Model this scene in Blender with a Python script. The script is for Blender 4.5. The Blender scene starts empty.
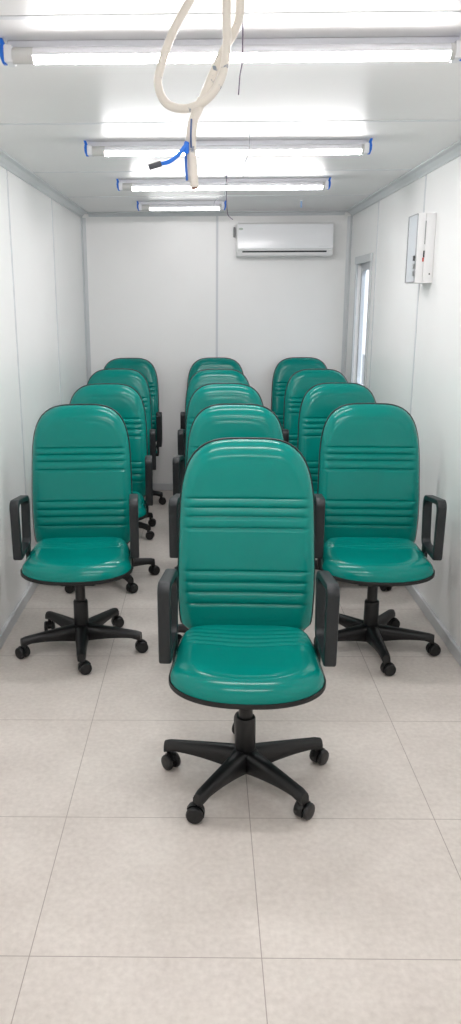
import bpy, bmesh, math, random
from mathutils import Vector, Matrix
random.seed(7)
PI = math.pi
scene = bpy.context.scene
COL = scene.collection

# ------------------------------------------------------------------ camera, world, exposure
F_PX, PITCH, YAW, ROLL, CAM_H, CX = 803.26, 0.2604, -0.0170, -0.0047, 1.6417, 192.15
cam_data = bpy.data.cameras.new('camera')
cam = bpy.data.objects.new('camera', cam_data)
COL.objects.link(cam)
cam_data.sensor_fit = 'VERTICAL'
cam_data.sensor_height = 36.0
cam_data.lens = F_PX * 36.0 / 1024.0
cam_data.shift_x = (230.5 - CX) / 1024.0
cam_data.clip_start = 0.02
fw = Vector((math.sin(YAW) * math.cos(PITCH), math.cos(YAW) * math.cos(PITCH), -math.sin(PITCH)))
rt = Vector((math.cos(YAW), -math.sin(YAW), 0))
up = rt.cross(fw)
r2 = rt * math.cos(ROLL) + up * math.sin(ROLL)
u2 = -rt * math.sin(ROLL) + up * math.cos(ROLL)
cam.matrix_world = Matrix(((r2.x, u2.x, -fw.x, 0), (r2.y, u2.y, -fw.y, 0),
                           (r2.z, u2.z, -fw.z, CAM_H), (0, 0, 0, 1)))
scene.camera = cam

WORLD_STRENGTH = 1.0
TUBE_STRENGTH = 26.0
world = bpy.data.worlds.new('sky')
scene.world = world
world.use_nodes = True
bgn = world.node_tree.nodes['Background']
bgn.inputs['Color'].default_value = (0.93, 0.97, 1.0, 1)
bgn.inputs['Strength'].default_value = WORLD_STRENGTH
scene.view_settings.view_transform = 'Standard'
scene.view_settings.look = 'None'
scene.view_settings.gamma = 1.0
scene.view_settings.use_curve_mapping = False
scene.view_settings.exposure = 1.5
scene.cycles.max_bounces = 24
scene.cycles.diffuse_bounces = 14
scene.cycles.transparent_max_bounces = 12

# ------------------------------------------------------------------ materials
def srgb(r, g, b):
    f = lambda c: c / 12.92 if c <= 0.04045 else ((c + 0.055) / 1.055) ** 2.4
    return (f(r / 255), f(g / 255), f(b / 255), 1)

def mat(name, rgb, rough=0.5, metal=0.0, noise=0.0, nscale=8.0, bump=0.0, bscale=60.0, coat=0.0, spec=0.5):
    m = bpy.data.materials.new(name)
    m.use_nodes = True
    nt = m.node_tree
    b = nt.nodes['Principled BSDF']
    c = srgb(*rgb)
    b.inputs['Base Color'].default_value = c
    b.inputs['Roughness'].default_value = rough
    b.inputs['Metallic'].default_value = metal
    b.inputs['Specular IOR Level'].default_value = spec
    b.inputs['Coat Weight'].default_value = coat
    b.inputs['Coat Roughness'].default_value = 0.08
    tc = nt.nodes.new('ShaderNodeTexCoord')
    if noise > 0:
        n = nt.nodes.new('ShaderNodeTexNoise')
        n.inputs['Scale'].default_value = nscale
        n.inputs['Detail'].default_value = 6
        nt.links.new(tc.outputs['Object'], n.inputs['Vector'])
        r = nt.nodes.new('ShaderNodeValToRGB')
        r.color_ramp.elements[0].position = 0.3
        r.color_ramp.elements[1].position = 0.7
        r.color_ramp.elements[0].color = tuple(x * (1 - noise) for x in c[:3]) + (1,)
        r.color_ramp.elements[1].color = tuple(min(1, x * (1 + noise)) for x in c[:3]) + (1,)
        nt.links.new(n.outputs['Fac'], r.inputs['Fac'])
        nt.links.new(r.outputs['Color'], b.inputs['Base Color'])
    if bump > 0:
        n2 = nt.nodes.new('ShaderNodeTexNoise')
        n2.inputs['Scale'].default_value = bscale
        n2.inputs['Detail'].default_value = 3
        nt.links.new(tc.outputs['Object'], n2.inputs['Vector'])
        bp = nt.nodes.new('ShaderNodeBump')
        bp.inputs['Strength'].default_value = bump
        bp.inputs['Distance'].default_value = 0.002
        nt.links.new(n2.outputs['Fac'], bp.inputs['Height'])
        nt.links.new(bp.outputs['Normal'], b.inputs['Normal'])
    return m

def emit(name, rgb, strength):
    m = bpy.data.materials.new(name)
    m.use_nodes = True
    nt = m.node_tree
    b = nt.nodes['Principled BSDF']
    b.inputs['Base Color'].default_value = (0.9, 0.9, 0.9, 1)
    b.inputs['Emission Color'].default_value = rgb
    b.inputs['Emission Strength'].default_value = strength
    return m

def clear(name, tint, gloss=0.08, rough=0.03, milk=0.0):
    m = bpy.data.materials.new(name)
    m.use_nodes = True
    nt = m.node_tree
    nt.nodes.remove(nt.nodes['Principled BSDF'])
    out = nt.nodes['Material Output']
    t = nt.nodes.new('ShaderNodeBsdfTransparent')
    t.inputs['Color'].default_value = tint
    g = nt.nodes.new('ShaderNodeBsdfGlossy')
    g.inputs['Roughness'].default_value = rough
    mx = nt.nodes.new('ShaderNodeMixShader')
    mx.inputs['Fac'].default_value = gloss
    base = t
    if milk > 0:
        df = nt.nodes.new('ShaderNodeBsdfDiffuse'); df.inputs['Color'].default_value = srgb(243, 246, 249)
        base = nt.nodes.new('ShaderNodeMixShader'); base.inputs['Fac'].default_value = milk
        nt.links.new(t.outputs[0], base.inputs[1]); nt.links.new(df.outputs[0], base.inputs[2])
    nt.links.new(base.outputs[0], mx.inputs[1])
    nt.links.new(g.outputs[0], mx.inputs[2])
    nt.links.new(mx.outputs[0], out.inputs['Surface'])
    return m

M = {
    'wall': mat('painted_steel_panel', (246, 246, 245), 0.32, noise=0.012, nscale=3, bump=0.05, bscale=7),
    'ceiling': mat('ceiling_panel', (232, 231, 231), 0.4, noise=0.01, nscale=3),
    'trim': mat('pale_grey_aluminium', (206, 210, 212), 0.35, metal=0.0),
    'seam': mat('panel_joint', (214, 216, 219), 0.4),
    'base': mat('skirting_grey', (206, 208, 210), 0.4),
    'vinyl': mat('green_vinyl', (0, 126, 117), 0.17, noise=0.03, nscale=5, bump=0.012, bscale=10, spec=0.3),
    'plastic': mat('black_plastic', (14, 15, 17), 0.42, bump=0.12, bscale=400),
    'arm': mat('charcoal_plastic', (30, 34, 37), 0.45, bump=0.15, bscale=350),
    'shell': mat('black_shell', (18, 18, 19), 0.5),
    'rubber': mat('caster_black', (13, 14, 16), 0.38),
    'steel': mat('piston_black', (20, 20, 22), 0.3),
    'white_plastic': mat('white_plastic', (238, 238, 238), 0.3),
    'off_white': mat('white_lamp_body', (220, 221, 225), 0.35),
    'tube_off': emit('dim_tube', (1.0, 0.985, 0.99, 1), 7.0),
    'tube': emit('lit_tube', (1.0, 0.975, 0.985, 1), TUBE_STRENGTH),
    'cap': mat('tube_cap_grey', (196, 196, 194), 0.35),
    'blue': mat('blue_plastic', (20, 110, 215), 0.4),
    'pale_blue': mat('pale_blue_plastic', (150, 180, 220), 0.4),
    'dark_blue': mat('blue_wire', (32, 100, 190), 0.45),
    'conduit': mat('white_conduit', (216, 210, 200), 0.45, noise=0.04, nscale=48),
    'tape': mat('dark_grey_tape', (72, 76, 82), 0.6),
    'cut': mat('cut_copper_end', (130, 98, 84), 0.6),
    'wire': mat('dark_wire', (74, 52, 82), 0.5),
    'grey_wire': mat('grey_wire', (150, 152, 158), 0.5),
    'dark': mat('dark_slot', (45, 47, 48), 0.6),
    'grey': mat('mid_grey_plastic', (140, 142, 142), 0.5),
    'logo': mat('grey_green_badge', (176, 188, 178), 0.4),
    'red': mat('red_switch', (190, 50, 45), 0.4),
    'cream': mat('cream_breaker', (214, 208, 198), 0.4),
    'panel_clear': clear('milky_cover', (0.97, 0.985, 1, 1), 0.06, 0.15, 0.45),
    'pane': clear('window_glass', (0.95, 0.97, 1, 1), 0.06),
    'alu': mat('window_aluminium', (190, 194, 198), 0.3, metal=0.3),
    'ground': mat('outdoor_concrete', (150, 150, 150), 0.9, noise=0.1),
}

def streaks(m, dark):                                  # faint printed and scuffed marks along the cable sheath
    for nd in m.node_tree.nodes:
        if nd.type == 'VALTORGB':
            e = nd.color_ramp.elements.new(0.655); e.color = nd.color_ramp.elements[0].color
            nd.color_ramp.elements[-1].color = srgb(*dark)
            nd.color_ramp.elements[-1].position = 0.70
streaks(M['conduit'], (120, 128, 140))

# floor tiles: explicit joint positions along both axes
def floor_material():
    m = bpy.data.materials.new('beige_grey_tile')
    m.use_nodes = True
    nt = m.node_tree
    b = nt.nodes['Principled BSDF']
    tc = nt.nodes.new('ShaderNodeTexCoord')
    sep = nt.nodes.new('ShaderNodeSeparateXYZ')
    nt.links.new(tc.outputs['Object'], sep.inputs[0])
    def math_node(op, a, bb=None, c=None):
        n = nt.nodes.new('ShaderNodeMath')
        n.operation = op
        for i, v in enumerate((a, bb, c)):
            if v is None: continue
            if isinstance(v, (int, float)): n.inputs[i].default_value = v
            else: nt.links.new(v, n.inputs[i])
        return n.outputs[0]
    xs = [-0.4554 + 0.6 * k for k in range(-1, 4)]
    ys = [0.5, 1.1035, 1.7035, 2.2793, 2.9049] + [2.9049 + 0.6 * k for k in range(1, 7)]
    d = None
    for axis, vals in (('X', xs), ('Y', ys)):
        for v in vals:
            e = math_node('ABSOLUTE', math_node('SUBTRACT', sep.outputs[axis], v))
            d = e if d is None else math_node('MINIMUM', d, e)
    line = math_node('LESS_THAN', d, 0.0013)
    n1 = nt.nodes.new('ShaderNodeTexNoise'); n1.inputs['Scale'].default_value = 3.2; n1.inputs['Detail'].default_value = 9
    n1.inputs['Roughness'].default_value = 0.62
    n2 = nt.nodes.new('ShaderNodeTexNoise'); n2.inputs['Scale'].default_value = 55; n2.inputs['Detail'].default_value = 5
    nt.links.new(tc.outputs['Object'], n1.inputs['Vector'])
    nt.links.new(tc.outputs['Object'], n2.inputs['Vector'])
    mixn = math_node('ADD', math_node('MULTIPLY', n1.outputs['Fac'], 0.55), math_node('MULTIPLY', n2.outputs['Fac'], 0.45))
    ramp = nt.nodes.new('ShaderNodeValToRGB')
    ramp.color_ramp.elements[0].position = 0.34
    ramp.color_ramp.elements[0].color = srgb(*TILE_DARK)
    ramp.color_ramp.elements[1].position = 0.66
    ramp.color_ramp.elements[1].color = srgb(*TILE_LIGHT)
    nt.links.new(mixn, ramp.inputs['Fac'])
    mx = nt.nodes.new('ShaderNodeMix'); mx.data_type = 'RGBA'
    nt.links.new(line, mx.inputs['Factor'])
    nt.links.new(ramp.outputs['Color'], mx.inputs['A'])
    mx.inputs['B'].default_value = srgb(160, 150, 143)
    nt.links.new(mx.outputs['Result'], b.inputs['Base Color'])
    b.inputs['Roughness'].default_value = 0.42
    b.inputs['Specular IOR Level'].default_value = 0.4
    bp = nt.nodes.new('ShaderNodeBump'); bp.inputs['Strength'].default_value = 0.08; bp.inputs['Distance'].default_value = 0.003
    nt.links.new(mixn, bp.inputs['Height'])
    nt.links.new(bp.outputs['Normal'], b.inputs['Normal'])
    return m
TILE_DARK, TILE_LIGHT = (198, 190, 183), (220, 213, 206)
M['floor'] = floor_material()

# ------------------------------------------------------------------ mesh helpers
def link(name, bm, material, parent=None, smooth=None, loc=None):
    me = bpy.data.meshes.new(name)
    bmesh.ops.recalc_face_normals(bm, faces=bm.faces[:])
    bm.to_mesh(me); bm.free()
    if smooth is not None:
        for p in me.polygons: p.use_smooth = True
        me.set_sharp_from_angle(angle=math.radians(smooth))
    mats = material if isinstance(material, (list, tuple)) else [material]
    for m in mats: me.materials.append(m)
    o = bpy.data.objects.new(name, me)
    COL.objects.link(o)
    if parent is not None: o.parent = parent
    if loc: o.location = loc
    return o

def empty(name, loc=(0, 0, 0), rz=0.0):
    o = bpy.data.objects.new(name, None)
    o.empty_display_size = 0.1
    o.location = loc; o.rotation_euler = (0, 0, rz)
    COL.objects.link(o)
    return o

def tag(o, label=None, cat=None, group=None, kind=None):
    if label: o['label'] = label
    if cat: o['category'] = cat
    if group: o['group'] = group
    if kind: o['kind'] = kind
    return o

def box(bm, x0, x1, y0, y1, z0, z1, bevel=0.0, seg=2):
    r = bmesh.ops.create_cube(bm, size=1.0)
    vs = r['verts']
    for v in vs:
        v.co = Vector(((x0 + x1) / 2 + v.co.x * (x1 - x0), (y0 + y1) / 2 + v.co.y * (y1 - y0), (z0 + z1) / 2 + v.co.z * (z1 - z0)))
    if bevel > 0:
        es = list({e for v in vs for e in v.link_edges})
        bmesh.ops.bevel(bm, geom=es, offset=bevel, segments=seg, profile=0.5, affect='EDGES')
    return bm

def lathe(bm, prof, n=24, axis='Z', center=(0, 0, 0)):
    rings = []
    for r, h in prof:
        ring = []
        for k in range(n):
            a = 2 * PI * k / n
            p = (r * math.cos(a), r * math.sin(a), h)
            if axis == 'X': p = (p[2], p[0], p[1])
            if axis == 'Y': p = (p[0], p[2], p[1])
            ring.append(bm.verts.new(Vector(p) + Vector(center)))
        rings.append(ring)
    for a, b in zip(rings, rings[1:]):
        for k in range(n):
            bm.faces.new((a[k], a[(k + 1) % n], b[(k + 1) % n], b[k]))
    bm.faces.new(rings[0]); bm.faces.new(rings[-1])
    return bm

def catmull(pts, sub=8):
    P = [Vector(p) for p in pts]
    P = [P[0] * 2 - P[1]] + P + [P[-1] * 2 - P[-2]]
    out = []
    for i in range(1, len(P) - 2):
        for k in range(sub):
            t = k / sub
            a, b, c, d = P[i - 1], P[i], P[i + 1], P[i + 2]
            out.append(0.5 * ((2 * b) + (c - a) * t + (2 * a - 5 * b + 4 * c - d) * t * t + (3 * b - a - 3 * c + d) * t ** 3))
    out.append(P[-2])
    return out

def tube(bm, pts, r, n=10, sub=8, smooth=True):
    path = catmull(pts, sub) if smooth else [Vector(p) for p in pts]
    prev = None; rings = []
    for i, p in enumerate(path):
        t = (path[min(i + 1, len(path) - 1)] - path[max(i - 1, 0)]).normalized()
        if prev is None:
            ref = Vector((0, 1, 0)) if abs(t.y) < 0.9 else Vector((1, 0, 0))
        else: ref = prev
        nrm = (ref - t * ref.dot(t)).normalized(); prev = nrm
        bn = t.cross(nrm)
        rr = r(i / (len(path) - 1)) if callable(r) else r
        rings.append([bm.verts.new(p + (nrm * math.cos(2 * PI * k / n) + bn * math.sin(2 * PI * k / n)) * rr) for k in range(n)])
    for a, b in zip(rings, rings[1:]):
        for k in range(n):
            bm.faces.new((a[k], a[(k + 1) % n], b[(k + 1) % n], b[k]))
    bm.faces.new(rings[0]); bm.faces.new(rings[-1])
    return bm

def rounded_loop(corners, radii, n=6):
    """corners: 2-D polygon; returns the outline with rounded corners, n+1 points each"""
    out = []
    m = len(corners)
    for i in range(m):
        p = Vector(corners[i]); a = Vector(corners[i - 1]); b = Vector(corners[(i + 1) % m])
        d1 = (a - p).normalized(); d2 = (b - p).normalized()
        ang = d1.angle(d2)
        r = radii[i] if isinstance(radii, (list, tuple)) else radii
        off = r / math.tan(ang / 2)
        p1 = p + d1 * off; p2 = p + d2 * off
        c = p + (d1 + d2).normalized() * (r / math.sin(ang / 2))
        v1 = p1 - c; v2 = p2 - c
        a1 = math.atan2(v1.y, v1.x); a2 = math.atan2(v2.y, v2.x)
        da = (a2 - a1 + PI) % (2 * PI) - PI
        for k in range(n + 1):
            t = a1 + da * k / n
            out.append(Vector((c.x + r * math.cos(t), c.y + r * math.sin(t))))
    return out

def prism(bm, outline, fn, d0, d1):
    """outline of 2-D points mapped through fn(u, v, depth)"""
    A = [bm.verts.new(fn(p[0], p[1], d0)) for p in outline]
    B = [bm.verts.new(fn(p[0], p[1], d1)) for p in outline]
    n = len(A)
    for k in range(n):
        bm.faces.new((A[k], A[(k + 1) % n], B[(k + 1) % n], B[k]))
    bm.faces.new(A); bm.faces.new(B)
    return bm

# ------------------------------------------------------------------ the room
XL, XR, YB, YF, H = -1.0091, 1.1868, 6.912, -0.9, 2.3142
TH = 0.07

def struct(name, bm, m, smooth=None, parent=None):
    o = link(name, bm, m, parent, smooth)
    if parent is None: o['kind'] = 'structure'
    return o

bm = bmesh.new(); box(bm, XL - TH, XR + TH, YF, YB + TH, -0.08, 0); struct('floor', bm, M['floor'])
bm = bmesh.new(); box(bm, XL - TH, XR + TH, YF, YB + TH, H, H + 0.08); struct('ceiling', bm, M['ceiling'])
bm = bmesh.new(); box(bm, XL - TH, XL, YF, YB + TH, 0, H); struct('wall_left', bm, M['wall'])
bm = bmesh.new(); box(bm, XL, XR, YB, YB + TH, 0, H); struct('wall_back', bm, M['wall'])
bm = bmesh.new(); box(bm, XL - TH, XR + TH, YF - TH, YF, 0, H); struct('wall_front', bm, M['wall'])
WY0, WY1, WZ0, WZ1 = 6.02, 6.54, 0.93, 1.90      # window opening in the right wall
bm = bmesh.new()
box(bm, XR, XR + TH, YF, WY0, 0, H)
box(bm, XR, XR + TH, WY1, YB + TH, 0, H)
box(bm, XR, XR + TH, WY0, WY1, 0, WZ0)
box(bm, XR, XR + TH, WY0, WY1, WZ1, H)
struct('wall_right', bm, M['wall'])

# window: casing, recessed aluminium sash with rounded corners, pane
win = empty('window_1', (XR, (WY0 + WY1) / 2, (WZ0 + WZ1) / 2)); win['kind'] = 'structure'
hy, hz = (WY1 - WY0) / 2, (WZ1 - WZ0) / 2
bm = bmesh.new()
c = 0.04
box(bm, -0.018, -0.0005, -hy - c - 0.01, hy + c + 0.01, hz - 0.012, hz + c + 0.004, 0.003)
box(bm, -0.014, -0.0005, -hy - c, -hy + 0.004, -hz, hz - 0.008, 0.002)
box(bm, -0.014, -0.0005, hy - 0.004, hy + c, -hz, hz - 0.008, 0.002)
box(bm, -0.022, -0.0005, -hy - c, hy + c, -hz - c, -hz, 0.003)
link('window_frame', bm, M['trim'], win)
bm = bmesh.new()
out = rounded_loop([(-hy, -hz), (hy, -hz), (hy, hz), (-hy, hz)], 0.002, 8)
inn = rounded_loop([(-hy + .045, -hz + .05), (hy - .045, -hz + .05), (hy - .045, hz - .06), (-hy + .045, hz - .06)], 0.05, 8)
def ring(bm, out, inn, fn, d0, d1):
    n = len(out)
    L = [[bm.verts.new(fn(p[0], p[1], d)) for p in o] for o, d in ((out, d0), (inn, d0), (inn, d1), (out, d1))]
    for a, b in zip(L, L[1:] + L[:1]):
        for k in range(n):
            bm.faces.new((a[k], a[(k + 1) % n], b[(k + 1) % n], b[k]))
ring(bm, out, inn, lambda u, v, d: Vector((d, u, v)), 0.025, 0.05)
link('sash', bm, M['alu'], win, 35)
bm = bmesh.new(); box(bm, 0.035, 0.040, -hy + .01, hy - .01, -hz + .01, hz - .01)
link('pane', bm, M['pane'], win)

bm = bmesh.new(); box(bm, -40, 40, -40, 40, -0.6, -0.35); struct('ground', bm, M['ground'])
bm = bmesh.new(); box(bm, 2.7, 2.9, 7.2, 24, 0.7, 5.0); struct('wall_outside', bm, M['white_plastic'])
bm = bmesh.new(); box(bm, 2.68, 2.9, 7.2, 24, -0.35, 0.7); struct('trim_20', bm, M['ground'])

# aluminium corner profiles along the ceiling and up the back corners
def corner_profile(name, side):
    bm = bmesh.new()
    x = XL if side < 0 else XR
    s = 1 if side < 0 else -1
    prof = [(0, 0), (0.062, 0), (0.062, -0.008), (0.052, -0.010), (0.045, -0.0075), (0.030, -0.009), (0.012, -0.026), (0.008, -0.034), (0.009, -0.040), (0, -0.040)]
    prism(bm, prof, lambda u, v, d: Vector((x + s * u, d, H + v)), YF, YB)
    return struct(name, bm, M['trim'], None)
corner_profile('trim_1', -1)
corner_profile('trim_2', 1)
bm = bmesh.new()
prism(bm, [(0, 0), (0.045, 0), (0.045, -0.006), (0.02, -0.012), (0.01, -0.032), (0, -0.032)], lambda u, v, d: Vector((d, YB - u, H + v)), XL + 0.062, XR - 0.062)
struct('trim_3', bm, M['trim'])
for i, (x, s) in enumerate(((XL, 1), (XR, -1))):
    bm = bmesh.new()
    prism(bm, [(0, 0), (0.036, 0), (0.036, -0.004), (0.012, -0.010), (0.006, -0.030), (0, -0.03)], lambda u, v, d: Vector((x + s * u, YB + v, d)), 0.0, H - 0.04)
    struct('trim_%d' % (4 + i), bm, M['trim'])
# flat panel joints
n_tr = 6
def strip(x0, x1, y0, y1, z0, z1, m=None):
    global n_tr
    bm = bmesh.new(); box(bm, x0, x1, y0, y1, z0, z1)
    struct('trim_%d' % n_tr, bm, m or M['seam']); n_tr += 1
for y in (4.37, 5.60, 3.16, 1.95):
    strip(XL, XL + 0.003, y - 0.010, y + 0.010, 0.0, H - 0.04)
for y in (4.65, 5.86, 3.45, 2.24):
    strip(XR - 0.003, XR, y - 0.010, y + 0.010, 0.0, H - 0.04)
strip(0.088, 0.106, YB - 0.003, YB, 0.0, H - 0.03)
for y in (2.225, 3.475, 4.74, 5.86):
    strip(XL + 0.062, XR - 0.062, y - 0.012, y + 0.012, H - 0.002, H)
# skirting
for nm, a in (('baseboard_left', (XL, XL + 0.018, YF, YB, 0, 0.062)), ('baseboard_right', (XR - 0.018, XR, YF, YB, 0, 0.062)),
              ('baseboard_back', (XL + 0.018, XR - 0.018, YB - 0.018, YB, 0, 0.062))):
    bm = bmesh.new(); box(bm, *a, bevel=0.004); struct(nm, bm, M['base'])

# ------------------------------------------------------------------ the office chair
def rows_for(vb, vc, vt, nb, ntop, step):
    us = []
    q = [i / 14 for i in range(15)]
    for (a, n, sgn) in ((vc - vb, nb, -1), (vt - vc, ntop, 1)):
        for k in q:
            if k < 0.80: us.append(vc + sgn * a * (1 - k ** n) ** (1 / n))
        m = int(a * 0.9 / step)
        for k in range(m + 1):
            v = vc + sgn * a * k / m * 0.86
            us.append(v)
    us = sorted(us)
    out = [us[0]]
    for v in us[1:]:
        if v - out[-1] > 0.0009: out.append(v)
    out[-1] = vt
    return out

class Pad:
    """superellipse outline in a plane: v along, x across"""
    def __init__(self, vb, vc, vt, nb, nt, W, step):
        self.vb, self.vc, self.vt, self.nb, self.nt, self.W = vb, vc, vt, nb, nt, W
        self.rows = rows_for(vb, vc, vt, nb, nt, step)
    def un(self, v):
        if v >= self.vc: return (v - self.vc) / (self.vt - self.vc), self.nt
        return (self.vc - v) / (self.vc - self.vb), self.nb
    def hw(self, v):
        u, n = self.un(v); u = min(1, u)
        return self.W(v) * max(0.0, 1 - u ** n) ** (1 / n)
    def level(self, x, v):
        u, n = self.un(v); u = min(1, u)
        return min(1.0, ((abs(x) / self.W(v)) ** n + u ** n) ** (1 / n))
    def surface(self, bm, fn, scale=1.0, ncol=40):
        """fn(x, v, level) -> position; returns the grid and its boundary"""
        cols = [math.sin(PI / 2 * (2 * k / ncol - 1)) for k in range(ncol + 1)]
        grid = []
        vm = (self.vb + self.vt) / 2
        for i, v in enumerate(self.rows):
            h = self.hw(v)
            if i in (0, len(self.rows) - 1):
                p = fn(0, v, 1.0); grid.append([bm.verts.new(p)]); continue
            row = []
            for j, s in enumerate(cols):
                x = s * h
                lv = 1.0 if j in (0, ncol) else self.level(x, v)
                row.append(bm.verts.new(fn(x, v, lv)))
            grid.append(row)
        for a, b in zip(grid, grid[1:]):
            if len(a) == 1 or len(b) == 1:
                if len(a) == 1:
                    for j in range(ncol): bm.faces.new((a[0], b[j + 1], b[j]))
                else:
                    for j in range(ncol): bm.faces.new((a[j], a[j + 1], b[0]))
            else:
                for j in range(ncol): bm.faces.new((a[j], a[j + 1], b[j + 1], b[j]))
        bound = [grid[0][0]] + [r[-1] for r in grid[1:-1]] + [grid[-1][0]] + [r[0] for r in reversed(grid[1:-1])]
        return grid, bound

def bridge(bm, A, B):
    n = len(A)
    for k in range(n):
        bm.faces.new((A[k], A[(k + 1) % n], B[(k + 1) % n], B[k]))

def gauss(x, m, s): return math.exp(-((x - m) / s) ** 2)

# ---- backrest shape
BACK_Z = [0.944, 0.912, 0.879, 0.839, 0.687, 0.648, 0.610, 0.566]
def back_w(z):
    t = (z - 0.47) / 0.68
    return 0.2465 - 0.010 * max(0, t - 0.35) / 0.65 - 0.004 * max(0, 0.2 - t) / 0.2
BACK = Pad(0.425, 0.80, 1.146, 10.0, 3.6, back_w, 0.0042)
def back_plane(z):          # y of the rim line (cushion's rear edge), reclining with a lumbar bow
    t = (z - 0.455) / 0.695
    return 0.284 + 0.074 * t + 0.012 * t * t - 0.020 * gauss(t, 0.30, 0.28)
def back_front(x, z, lv):
    T = 0.058
    d = (1 - lv) * 0.235
    e = min(1, d / 0.050)
    h = T * (1 - (1 - e) ** 2.3) ** (1 / 2.3)
    fade = 1 / (1 + math.exp((abs(x) - 0.212) / 0.007))
    h -= 0.0012 * gauss(d, 0.046, 0.006)
    for g in BACK_Z:
        h -= (0.0048 * fade + 0.0012 * min(1, d / .03)) * gauss(z, g, 0.0046)
    for grp in (BACK_Z[:4], BACK_Z[4:]):
        for a, b in zip(grp, grp[1:]):
            m_ = (a + b) / 2
            h += 0.0024 * fade * gauss(z, m_, abs(a - b) * 0.33)
    h += 0.004 * (1 - min(1, abs(x) / 0.2) ** 2) * gauss(z, 1.03, 0.08)
    return Vector((x, back_plane(z) - h - 0.10 * x * x, z))

# ---- seat shape (v = local y, front is negative)
def seat_w(y):
    return 0.2525 - 0.016 * max(0, (y + 0.10) / 0.34)
SEAT = Pad(-0.258, -0.085, 0.238, 2.3, 6.0, seat_w, 0.0050)
SEAT_G = [0.030, 0.058, 0.086, 0.114, 0.142]
def seat_rim(y):
    return 0.438 - 0.011 * max(0, -(y + 0.12) / 0.14) ** 1.5
def seat_top(x, y, lv):
    T = 0.060
    d = (1 - lv) * 0.22
    e = min(1, d / (0.085 - 0.045 * min(1, max(0, (y - 0.04) / 0.12))))
    h = T * (1 - (1 - e) ** 2.2) ** (1 / 2.2)
    fade = 1 / (1 + math.exp((abs(x) - 0.205) / 0.008))
    yy = y - 0.45 * x * x
    for g in SEAT_G:
        h -= 0.0042 * fade * gauss(yy, g, 0.0048)
    h -= 0.005 * gauss(x, 0, 0.11) * gauss(y, 0.02, 0.10)
    h -= 0.002 * gauss(d, 0.075, 0.006)
    return Vector((x, y, seat_rim(y) + h + 0.012 * min(1, max(0, (y - 0.0) / 0.15)) * (1 - lv ** 6)))

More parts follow.
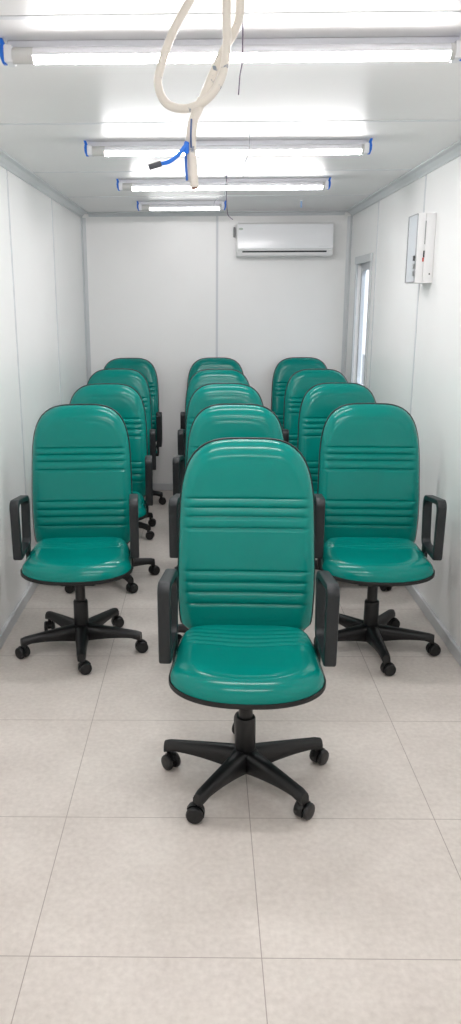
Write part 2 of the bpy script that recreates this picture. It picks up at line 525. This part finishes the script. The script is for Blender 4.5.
def build_chair():
    root = empty('office_chair')
    V, K, S = M['vinyl'], M['plastic'], M['shell']
    # seat
    bm = bmesh.new()
    g1, b1 = SEAT.surface(bm, seat_top, ncol=44)
    g2, b2 = SEAT.surface(bm, lambda x, y, lv: Vector((x, y, seat_rim(y) - 0.004)), ncol=44)
    bridge(bm, b1, b2)
    link('seat', bm, V, root, 60)
    bm = bmesh.new()
    k = 1.018
    def rimtop(x, y, lv): return Vector((x * k, (y + 0.02) * k - 0.02, seat_rim(y) + 0.002))
    def rimlow(x, y, lv): return Vector((x * k, (y + 0.02) * k - 0.02, seat_rim(y) - 0.013))
    def under(x, y, lv):
        return Vector((x * k, (y + 0.02) * k - 0.02, seat_rim(y) - 0.013 - 0.028 * (1 - lv ** 3)))
    _, a = SEAT.surface(bm, lambda x, y, lv: rimtop(x, y, lv) - Vector((0, 0, 0.004 * (1 - lv))), ncol=24)
    _, b = SEAT.surface(bm, under, ncol=24)
    bridge(bm, a, b)
    link('seat_shell', bm, S, root, 50)
    # backrest
    bm = bmesh.new()
    _, b1 = BACK.surface(bm, back_front, ncol=48)
    _, b2 = BACK.surface(bm, lambda x, z, lv: Vector((x, back_plane(z) + 0.004 - 0.10 * x * x, z)), ncol=48)
    bridge(bm, b1, b2)
    link('backrest', bm, V, root, 60)
    bm = bmesh.new()
    kb = 1.016
    def bk(x, z, off): return Vector((x * kb, back_plane(z) + off - 0.10 * x * x, 0.8 + (z - 0.8) * 1.012))
    _, a = BACK.surface(bm, lambda x, z, lv: bk(x, z, -0.003 + 0.004 * (1 - lv)), ncol=24)
    _, b = BACK.surface(bm, lambda x, z, lv: bk(x, z, 0.010 + 0.026 * (1 - lv ** 3)), ncol=24)
    bridge(bm, a, b)
    link('back_shell', bm, S, root, 50)
    # back bracket: flat bar from the seat mechanism up behind the shell
    bm = bmesh.new()
    path = catmull([(0, 0.10, 0.378), (0, 0.22, 0.376), (0, 0.315, 0.405), (0, 0.338, 0.50), (0, 0.335, 0.62), (0, 0.345, 0.72)], 5)
    rings = []
    for i, p in enumerate(path):
        t = (path[min(i + 1, len(path) - 1)] - path[max(i - 1, 0)]).normalized()
        nn = Vector((1, 0, 0)).cross(t)
        rings.append([bm.verts.new(p + Vector((sx * 0.035, 0, 0)) + nn * sz * 0.006) for sx, sz in ((-1, -1), (1, -1), (1, 1), (-1, 1))])
    for a, b in zip(rings, rings[1:]): bridge(bm, a, b)
    bm.faces.new(rings[0]); bm.faces.new(rings[-1])
    link('back_bracket', bm, K, root, 30)
    # armrests
    for s in (-1, 1):
        bm = bmesh.new()
        out = rounded_loop([(-0.112, 0.768), (0.168, 0.730), (0.140, 0.480), (-0.098, 0.480)], [0.034, 0.045, 0.045, 0.014], 7)
        inn = rounded_loop([(-0.086, 0.740), (0.142, 0.708), (0.120, 0.506), (-0.074, 0.506)], [0.026, 0.035, 0.03, 0.012], 7)
        xo, xi = 0.289, 0.248
        bv = 0.006
        n = len(out)
        rings = []
        for o_, i_ in zip(out, inn):
            dv = (i_ - o_); ln = dv.length; dv = dv / ln
            pr = []
            for (x, d) in ((xi + bv, 0), (xo - bv, 0), (xo - bv * .3, bv * .3), (xo, bv), (xo, ln - bv), (xo - bv * .3, ln - bv * .3), (xo - bv, ln), (xi + bv, ln), (xi + bv * .3, ln - bv * .3), (xi, ln - bv), (xi, bv), (xi + bv * .3, bv * .3)):
                q = o_ + dv * d
                pr.append(bm.verts.new(Vector((s * (x - 0.05 * (q.x + 0.1) * 0.6), q.x, q.y))))
            rings.append(pr)
        for a, b in zip(rings, rings[1:] + rings[:1]):
            bridge(bm, a, b)
        arm = link('armrest', bm, M['arm'], root, 40)
        bm = bmesh.new()
        xa, xb = sorted((s * 0.240, s * 0.256))
        box(bm, xa, xb, 0.05, 0.115, 0.392, 0.500, 0.004)
        xa, xb = sorted((s * 0.08, s * 0.254))
        box(bm, xa, xb, 0.05, 0.115, 0.379, 0.393, 0.003)
        link('arm_bracket', bm, K, arm, 30)
    # seat mechanism and lever
    bm = bmesh.new()
    box(bm, -0.085, 0.085, -0.10, 0.14, 0.350, 0.392, 0.012, 3)
    link('tilt_mechanism', bm, K, root, 40)
    bm = bmesh.new()
    tube(bm, [(-0.08, 0.0, 0.372), (-0.17, 0.0, 0.374), (-0.215, -0.004, 0.376)], 0.005, 8, 4)
    out = rounded_loop([(-0.262, -0.020), (-0.205, -0.016), (-0.205, 0.014), (-0.262, 0.016)], 0.009, 4)
    prism(bm, out, lambda u, v, d: Vector((u, v, d)), 0.366, 0.378)
    link('lever', bm, K, root, 40)
    # gas lift
    bm = bmesh.new(); lathe(bm, [(0.022, 0.10), (0.0245, 0.11), (0.0245, 0.355)], 24); link('gas_lift', bm, M['steel'], root, 40)
    bm = bmesh.new(); lathe(bm, [(0.034, 0.112), (0.0355, 0.116), (0.0345, 0.240), (0.032, 0.246), (0.026, 0.247)], 28); link('gas_lift_cover', bm, K, root, 40)
    bm = bmesh.new()
    lathe(bm, [(0.030, 0.046), (0.046, 0.052), (0.050, 0.080), (0.050, 0.108), (0.044, 0.122), (0.036, 0.126)], 30)
    link('base_hub', bm, K, root, 40)
    # five star base
    for i in range(5):
        bm = bmesh.new()
        secs = []
        N = 12
        for k in range(N + 1):
            t = k / N
            r = 0.034 + t * 0.262
            top = 0.127 - 0.021 * t ** 1.15
            low = 0.050 + 0.026 * math.sin(t * PI * 0.62) ** 1.0 - 0.010 * max(0, t - 0.85) / 0.15
            hwid = 0.033 - 0.0125 * t ** 0.75
            if k == N: top -= 0.004; hwid -= 0.003
            th = hwid * 0.62
            secs.append([bm.verts.new(Vector((r, sx * w, z))) for sx, w, z in
                         ((-1, hwid * .85, low), (-1, hwid, low + .006), (-1, hwid * .94, top - .016), (-1, th, top - .004), (-1, th * .5, top), (1, th * .5, top), (1, th, top - .004), (1, hwid * .94, top - .016), (1, hwid, low + .006), (1, hwid * .85, low))])
        for a, b in zip(secs, secs[1:]): bridge(bm, a, b)
        bm.faces.new(secs[0]); bm.faces.new(secs[-1])
        leg = link('base_leg', bm, K, root, 45)
        lathe_bm = bmesh.new()
        # caster: two wheels under a hood with a stem, centred on the leg's end
        cx = 0.283
        ca = random.uniform(-PI, PI)
        cb = bmesh.new()
        lathe(cb, [(0.0075, 0.046), (0.0075, 0.086)], 12)
        for sx in (-1, 1):
            x0 = 0.0085 * sx; x1 = 0.0275 * sx
            pr = [(0.008, x0), (0.0265, x0 + .001 * sx), (0.0285, x0 + .004 * sx), (0.0285, x1 - .007 * sx), (0.0255, x1 - .002 * sx), (0.016, x1), (0.006, x1 - .0005 * sx)]
            lathe(cb, pr, 24, 'X', (0, 0.014, 0.0287))
        # hood: an arc over the front of the wheels
        arc = [(0.014 - 0.0310 * math.cos(a), 0.0287 + 0.0310 * math.sin(a)) for a in [math.radians(q) for q in range(-30, 151, 12)]]
        arc_in = [(0.014 + 0.012 * math.cos(a), 0.0287 + 0.012 * math.sin(a)) for a in (math.radians(20), math.radians(-60), math.radians(-120))]
        prism(cb, arc + arc_in, lambda u, v, d: Vector((d, u, v)), -0.0085, 0.0085)
        bmesh.ops.rotate(cb, verts=cb.verts[:], cent=(0, 0, 0), matrix=Matrix.Rotation(ca, 3, 'Z'))
        bmesh.ops.translate(cb, verts=cb.verts[:], vec=(cx, 0, 0))
        lathe_bm.free()
        link('caster', cb, M['rubber'], leg, 35)
    return root

def copy_tree(o, parent=None):
    c = o.copy(); COL.objects.link(c)
    if parent is not None: c.parent = parent
    for ch in o.children: copy_tree(ch, c)
    return c

def spin_base(root, deg):
    legs = [c for c in root.children if c.name.split('.')[0] == 'base_leg']
    for i, l in enumerate(legs): l.rotation_euler = (0, 0, math.radians(deg + 72 * i))

CH = [  # x, y, facing turn, base angle, backrest height offset, label
    (0.139, 2.50, -2.0, 20, 0.004, 'green vinyl office chair alone at the very front, nearest the camera'),
    (-0.598, 3.60, 3.2, 350, -0.013, 'green vinyl office chair at the left end of the frontmost row of three'),
    (0.129, 3.60, -4.0, 30, -0.013, 'green vinyl office chair directly behind the single front chair, in the frontmost row of three'),
    (0.793, 3.60, -3.0, 345, -0.012, 'green vinyl office chair at the right end of the frontmost row of three'),
    (-0.595, 4.58, 2.0, 17, -0.012, 'green vinyl office chair, second from the front in the left-hand column'),
    (0.107, 4.58, -3.0, 50, -0.012, 'green vinyl office chair, third from the front in the middle column'),
    (0.815, 4.58, 0.0, 250, -0.011, 'green vinyl office chair, second from the front in the right-hand column'),
    (-0.635, 5.58, 1.5, 325, -0.006, 'green vinyl office chair, third from the front in the left-hand column'),
    (0.098, 5.58, 0.0, 10, -0.010, 'green vinyl office chair, fourth from the front in the middle column'),
    (0.822, 5.58, 0.0, 40, -0.012, 'green vinyl office chair, third from the front in the right-hand column'),
    (-0.640, 6.48, 0.0, 345, 0.008, 'green vinyl office chair in the left corner against the back wall'),
    (0.090, 6.48, 0.0, 15, 0.008, 'green vinyl office chair at the back of the middle column, against the back wall'),
    (0.804, 6.48, 0.0, 60, 0.008, 'green vinyl office chair at the back of the right-hand column, below the air conditioner'),
]
proto = build_chair()
for i, (x, y, rz, ba, dz, lab) in enumerate(CH):
    o = proto if i == 0 else copy_tree(proto)
    o.location = (x, y, 0); o.rotation_euler = (0, 0, math.radians(rz))
    tag(o, lab, 'chair', 'green office chairs in rows')
    spin_base(o, ba - rz)
    for c in o.children:                             # the backrests are height adjustable
        if c.name.split('.')[0] in ('backrest', 'back_shell'): c.location.z = dz

# ------------------------------------------------------------------ ceiling lamps
def lamp(cx, y, length, lit, label, right_cap=0.012):
    root = empty('tube_light', (cx, y, H))
    tag(root, label, 'ceiling light', 'tube lights across the ceiling')
    h = length / 2
    bm = bmesh.new()
    box(bm, -h, h, 0.024, 0.060, -0.024, -0.0005, 0.003)
    link('lamp_body', bm, M['off_white'], root)
    for s in (-1, 1):
        bm = bmesh.new()
        a, b = sorted((s * (h - 0.022), s * (h + 0.001)))
        box(bm, a, b, -0.022, 0.034, -0.064, -0.020, 0.005)
        link('lamp_holder', bm, M['off_white'], root)
    lx0, lx1 = -h + 0.022 + 0.055, h - 0.022 - right_cap
    bm = bmesh.new(); lathe(bm, [(0.0205, lx0), (0.0205, lx1)], 36, 'X', (0, -0.004, -0.045))
    t = link('tube', bm, [M['tube'] if lit else M['tube_off'], M['off_white']], root, 40)
    for p in t.data.polygons:                       # a retrofit tube: opaque heat-sink back, diffuser below
        if p.normal.z > -0.14: p.material_index = 1
    for a, b in ((-h + 0.021, lx0), (lx1, h - 0.021)):
        bm = bmesh.new(); lathe(bm, [(0.0200, a), (0.0200, b)], 24, 'X', (0, -0.004, -0.045))
        link('tube_cap', bm, M['cap'], root, 40)
    for s in (-1, 1):
        bm = bmesh.new()
        pts = [(h + 0.012, -0.001), (h + 0.0075, -0.016), (h + 0.010, -0.030), (h + 0.008, -0.048), (h + 0.001, -0.066)]
        outer = [(p[0] + 0.005, p[1]) for p in pts]
        inner = [(p[0] - 0.005 - 0.002 * (i_ == 1), p[1]) for i_, p in enumerate(pts)]
        prism(bm, outer + inner[::-1], lambda u, v, d: Vector((s * u, d - 0.2 * (v + 0.066) * -1, v)), -0.014, 0.004)
        link('end_clip', bm, M['blue'], root)
    return root
lamp(0.073, 2.385, 1.215, True, 'lit white tube light on the ceiling nearest the camera, the longest in view')
lamp(0.099, 3.83, 1.235, True, 'lit white tube light on the ceiling, second from the camera')
lamp(0.106, 5.01, 1.215, True, 'lit white tube light on the ceiling, third from the camera')
lamp(0.09, 0.95, 1.215, True, 'added fill tube light above the camera, unseen, evening out the room light')  # extra lamp added out of view so the room is lit evenly
lamp(-0.170, 6.12, 0.61, False, 'short dim tube light on the ceiling near the back wall, left of the air conditioner')

# a clip left on the ceiling to the right of the short lamp
bm = bmesh.new()
box(bm, -0.010, 0.010, -0.012, 0.012, -0.010, -0.0005, 0.002)
clip = link('lamp_clip', bm, M['off_white'], None, loc=(0.685, 6.12, H))
tag(clip, 'small pale blue clip alone on the ceiling above the air conditioner', 'clip')
bm = bmesh.new(); box(bm, -0.006, 0.006, -0.009, 0.009, -0.052, -0.008, 0.002)
link('hook', bm, M['pale_blue'], clip)

# ------------------------------------------------------------------ hanging cables
cb = empty('cable_bundle', (0.03, 2.0, H))
tag(cb, 'looped thick white cable hanging from the ceiling in front of the lights', 'cable')
def rel(p, o): return tuple(Vector(p) - Vector(o))
O = (0.03, 2.0, H)
A = [(-0.012, 1.99, H - 0.001), (-0.033, 2.0, 2.276), (-0.074, 2.0, 2.208), (-0.101, 2.0, 2.140), (-0.106, 2.0, 2.105), (-0.089, 2.0, 2.070), (-0.052, 1.995, 2.056), (-0.015, 1.985, 2.062),
     (0.016, 1.98, 2.084), (0.038, 1.98, 2.122), (0.0475, 1.982, 2.176), (0.047, 1.985, 2.240), (0.047, 1.99, H - 0.001)]
B = [(0.074, 2.01, H - 0.001), (0.0775, 2.01, 2.275), (0.075, 2.012, 2.240), (0.063, 2.014, 2.212), (0.048, 2.014, 2.190), (0.024, 2.008, 2.144), (-0.002, 2.0, 2.085), (-0.016, 1.985, 2.050),
     (-0.027, 1.98, 2.020), (-0.0305, 1.98, 1.965), (-0.0245, 1.98, 1.888)]
bm = bmesh.new(); tube(bm, [rel(p, O) for p in A], 0.0096, 14, 8); link('loop_cable', bm, M['conduit'], cb, 60)
bm = bmesh.new(); tube(bm, [rel(p, O) for p in B], 0.0098, 14, 8); b_ = link('hanging_cable', bm, M['conduit'], cb, 60)
bm = bmesh.new(); tube(bm, [rel((-0.0246, 1.98, 1.8885), O), rel((-0.0240, 1.98, 1.884), O)], 0.0084, 12, 1, False); link('cut_end', bm, M['cut'], b_, 40)
C_ = [(-0.0105, 1.986, 2.075), (-0.030, 1.985, 2.03), (-0.0365, 1.985, 1.99), (-0.0385, 1.985, 1.94), (-0.0345, 1.985, 1.902)]
bm = bmesh.new(); tube(bm, [rel(p, O) for p in C_], 0.0075, 12, 8); link('hanging_cable', bm, M['conduit'], cb, 60)
bm = bmesh.new(); tube(bm, [rel(p, O) for p in [(-0.0435, 1.976, 1.975), (-0.0440, 1.974, 1.94), (-0.0420, 1.976, 1.902)]], 0.0028, 8, 6); link('blue_wire', bm, M['dark_blue'], cb, 60)
bm = bmesh.new(); tube(bm, [rel(p, O) for p in [(-0.0310, 1.969, 2.030), (-0.0325, 1.968, 1.995), (-0.0315, 1.968, 1.970)]], 0.0022, 8, 6); link('blue_wire', bm, mat('navy_wire', (60, 84, 128), 0.5), cb, 60)
bm = bmesh.new(); tube(bm, [rel(p, O) for p in [(-0.041, 1.972, 1.982), (-0.046, 1.970, 1.972), (-0.062, 1.968, 1.955), (-0.082, 1.966, 1.941), (-0.104, 1.965, 1.936)]], lambda t: 0.0058 - 0.0015 * t, 10, 8)
bw = link('blue_cable', bm, M['blue'], cb, 60)
bm = bmesh.new(); tube(bm, [rel(p, O) for p in [(-0.100, 1.965, 1.937), (-0.128, 1.964, 1.929)]], 0.0065, 12, 1, False); link('taped_tip', bm, M['tape'], bw, 40)
bm = bmesh.new()
box(bm, -0.006, 0.006, -0.006, 0.006, -0.014, 0.012, 0.004)
bmesh.ops.translate(bm, verts=bm.verts[:], vec=rel((-0.0425, 1.973, 1.972), O))
link('cable_tie', bm, M['blue'], cb, 40)

def wire(name, pts, r, m, label, group=None):
    o = Vector(pts[0])
    bm = bmesh.new(); tube(bm, [tuple(Vector(p) - o) for p in pts], r, 8, 8)
    w = link(name, bm, m, None, 60, loc=tuple(o))
    tag(w, label, 'wire', group)
    return w
wire('loose_wire', [(0.093, 2.245, H - 0.0045), (0.0935, 2.235, 2.290), (0.093, 2.23, 2.255), (0.0925, 2.23, 2.211), (0.087, 2.23, 2.181), (0.084, 2.23, 2.136)], 0.0016, M['wire'], 'thin dark purple wire hanging in front of the nearest tube light', 'loose wires hanging from the ceiling')
wire('loose_wire', [(0.186, 3.70, H - 0.0005), (0.187, 3.70, 2.28), (0.186, 3.70, 2.241), (0.176, 3.70, 2.215), (0.165, 3.70, 2.185), (0.162, 3.70, 2.138)], 0.0016, M['grey_wire'], 'thin grey wire hanging in front of the second tube light', 'loose wires hanging from the ceiling')
wire('loose_wire', [(0.117, 4.90, H - 0.0005), (0.117, 4.90, 2.275), (0.112, 5.05, 2.225), (0.095, 5.2, 2.235), (0.062, 5.3, 2.225), (0.052, 5.3, 2.190)], 0.0020, M['grey_wire'], 'thin grey wire curling left below the third tube light', 'loose wires hanging from the ceiling')
wire('loose_wire', [(0.122, 4.90, H - 0.0005), (0.121, 4.90, 2.27), (0.126, 5.1, 2.225), (0.137, 5.35, 2.175), (0.146, 5.4, 2.145), (0.176, 5.4, 2.120)], 0.0020, M['wire'], 'thin dark wire dropping towards the right end of the short dim lamp', 'loose wires hanging from the ceiling')

# ------------------------------------------------------------------ air conditioner
ac = empty('air_conditioner', (0.632, YB, 2.085))
tag(ac, 'white split air conditioner mounted high on the back wall', 'air conditioner')
bm = bmesh.new()
hwid = 0.382
sec = [(0, 0.131), (-0.150, 0.131), (-0.176, 0.124), (-0.190, 0.105), (-0.200, 0.02), (-0.200, -0.075), (-0.196, -0.083), (-0.190, -0.086), (-0.188, -0.094), (-0.186, -0.112), (-0.176, -0.122), (0, -0.122)]
prism(bm, sec, lambda u, v, d: Vector((d, u, v)), -hwid, hwid)
bmesh.ops.bevel(bm, geom=[e for e in bm.edges if abs(abs(e.verts[0].co.x) - hwid) < 1e-4 and abs(e.verts[0].co.x - e.verts[1].co.x) < 1e-4], offset=0.006, segments=3, affect='EDGES')
link('housing', bm, M['white_plastic'], ac, 40)
bm = bmesh.new()
sec2 = [(-0.186, 0.118), (-0.194, 0.105), (-0.2045, 0.02), (-0.2045, -0.066), (-0.199, -0.070), (-0.190, -0.070)]
prism(bm, sec2, lambda u, v, d: Vector((d, u, v)), -hwid + 0.010, hwid - 0.004)
link('front_panel', bm, mat('ac_front_white', (244, 245, 247), 0.18), ac, 40)
bm = bmesh.new(); box(bm, -hwid + 0.045, hwid - 0.050, -0.1945, -0.150, -0.095, -0.0835)
link('air_slot', bm, M['dark'], ac)
bm = bmesh.new(); 
prism(bm, [(-0.1905, -0.0965), (-0.1885, -0.112), (-0.182, -0.112), (-0.184, -0.0965)], lambda u, v, d: Vector((d, u, v)), -hwid + 0.05, hwid - 0.055)
link('louver', bm, M['white_plastic'], ac)
bm = bmesh.new(); lathe(bm, [(0.0115, -0.001), (0.0115, 0.0012)], 20, 'Y')
for v in bm.verts: v.co.x *= 1.5; v.co.z *= 0.75
bmesh.ops.translate(bm, verts=bm.verts[:], vec=(-0.350, -0.1985, 0.082))
link('badge', bm, M['logo'], ac)
bm = bmesh.new(); box(bm, hwid - 0.115, hwid - 0.020, -0.2060, -0.2040, -0.052, -0.050)
link('lettering_line', bm, M['cap'], ac)
bm = bmesh.new(); 
box(bm, -0.008, 0.008, -0.05, 0, -0.038, 0.038, 0.003)
rb = link('wall_bracket', bm, M['grey'], None, loc=(0.236, YB, 2.155))
tag(rb, 'small dark grey bracket on the back wall touching the left end of the air conditioner', 'bracket')

# ------------------------------------------------------------------ electrical box on the right wall
eb = empty('breaker_box', (XR, 4.49, 1.885))
tag(eb, 'white electrical breaker box with a clear front cover on the right wall', 'breaker box')
D = 0.092
bm = bmesh.new()
hy2, hz2 = 0.100, 0.174
# back tray and the side facing the room entrance, split by a cable slot
box(bm, -0.052, -0.0005, -hy2, hy2, -hz2, hz2, 0.004)
link('housing', bm, M['white_plastic'], eb, 40)
bm = bmesh.new()
box(bm, -D + 0.002, -0.053, -hy2, -hy2 + 0.006, -hz2, hz2, 0.002)
box(bm, -D, -0.053, hy2 - 0.010, hy2, -hz2, hz2, 0.003)
box(bm, -D, -0.053, -hy2 + 0.006, hy2 - 0.010, hz2 - 0.010, hz2, 0.003)
box(bm, -D, -0.053, -hy2 + 0.006, hy2 - 0.010, -hz2, -hz2 + 0.010, 0.003)
link('cover_frame', bm, M['white_plastic'], eb, 40)
bm = bmesh.new(); box(bm, -D - 0.002, -D + 0.0015, -hy2 + 0.004, hy2 - 0.004, -hz2 + 0.006, hz2 - 0.004)
link('clear_cover', bm, M['panel_clear'], eb)
bm = bmesh.new()
g0 = [(-hy2 + 0.003, -hz2 + 0.005), (hy2 - 0.003, -hz2 + 0.005), (hy2 - 0.003, hz2 - 0.003), (-hy2 + 0.003, hz2 - 0.003)]
g1 = [(-hy2 + 0.006, -hz2 + 0.009), (hy2 - 0.012, -hz2 + 0.009), (hy2 - 0.012, hz2 - 0.007), (-hy2 + 0.006, hz2 - 0.007)]
ring(bm, [Vector(p) for p in g0], [Vector(p) for p in g1], lambda u, v, d: Vector((d, u, v)), -D - 0.004, -D - 0.0021)
link('gasket', bm, M['grey'], eb)
for z in (-0.048, -0.088, -0.125):
    bm = bmesh.new(); box(bm, -D - 0.008, -0.0525, -0.090, -0.062, z - 0.013, z + 0.013, 0.002)
    link('breaker', bm, M['dark'] if z > -0.06 else M['grey'], eb)
bm = bmesh.new(); box(bm, -0.054, -0.050, -hy2 - 0.0015, -hy2 + 0.002, 0.020, 0.135); link('cable_slot', bm, M['grey'], eb)
bm = bmesh.new(); box(bm, -0.057, -0.050, -hy2 - 0.002, -hy2 + 0.002, -0.045, -0.012); link('switch', bm, M['dark'], eb)
bm = bmesh.new(); box(bm, -0.060, -0.052, -hy2 - 0.002, -hy2 + 0.002, -0.066, -0.046); link('switch', bm, M['red'], eb)
bm = bmesh.new(); lathe(bm, [(0.004, -0.0015), (0.004, 0.001)], 14, 'Y', (-0.018, -hy2, -0.128)); link('screw', bm, M['dark'], eb)
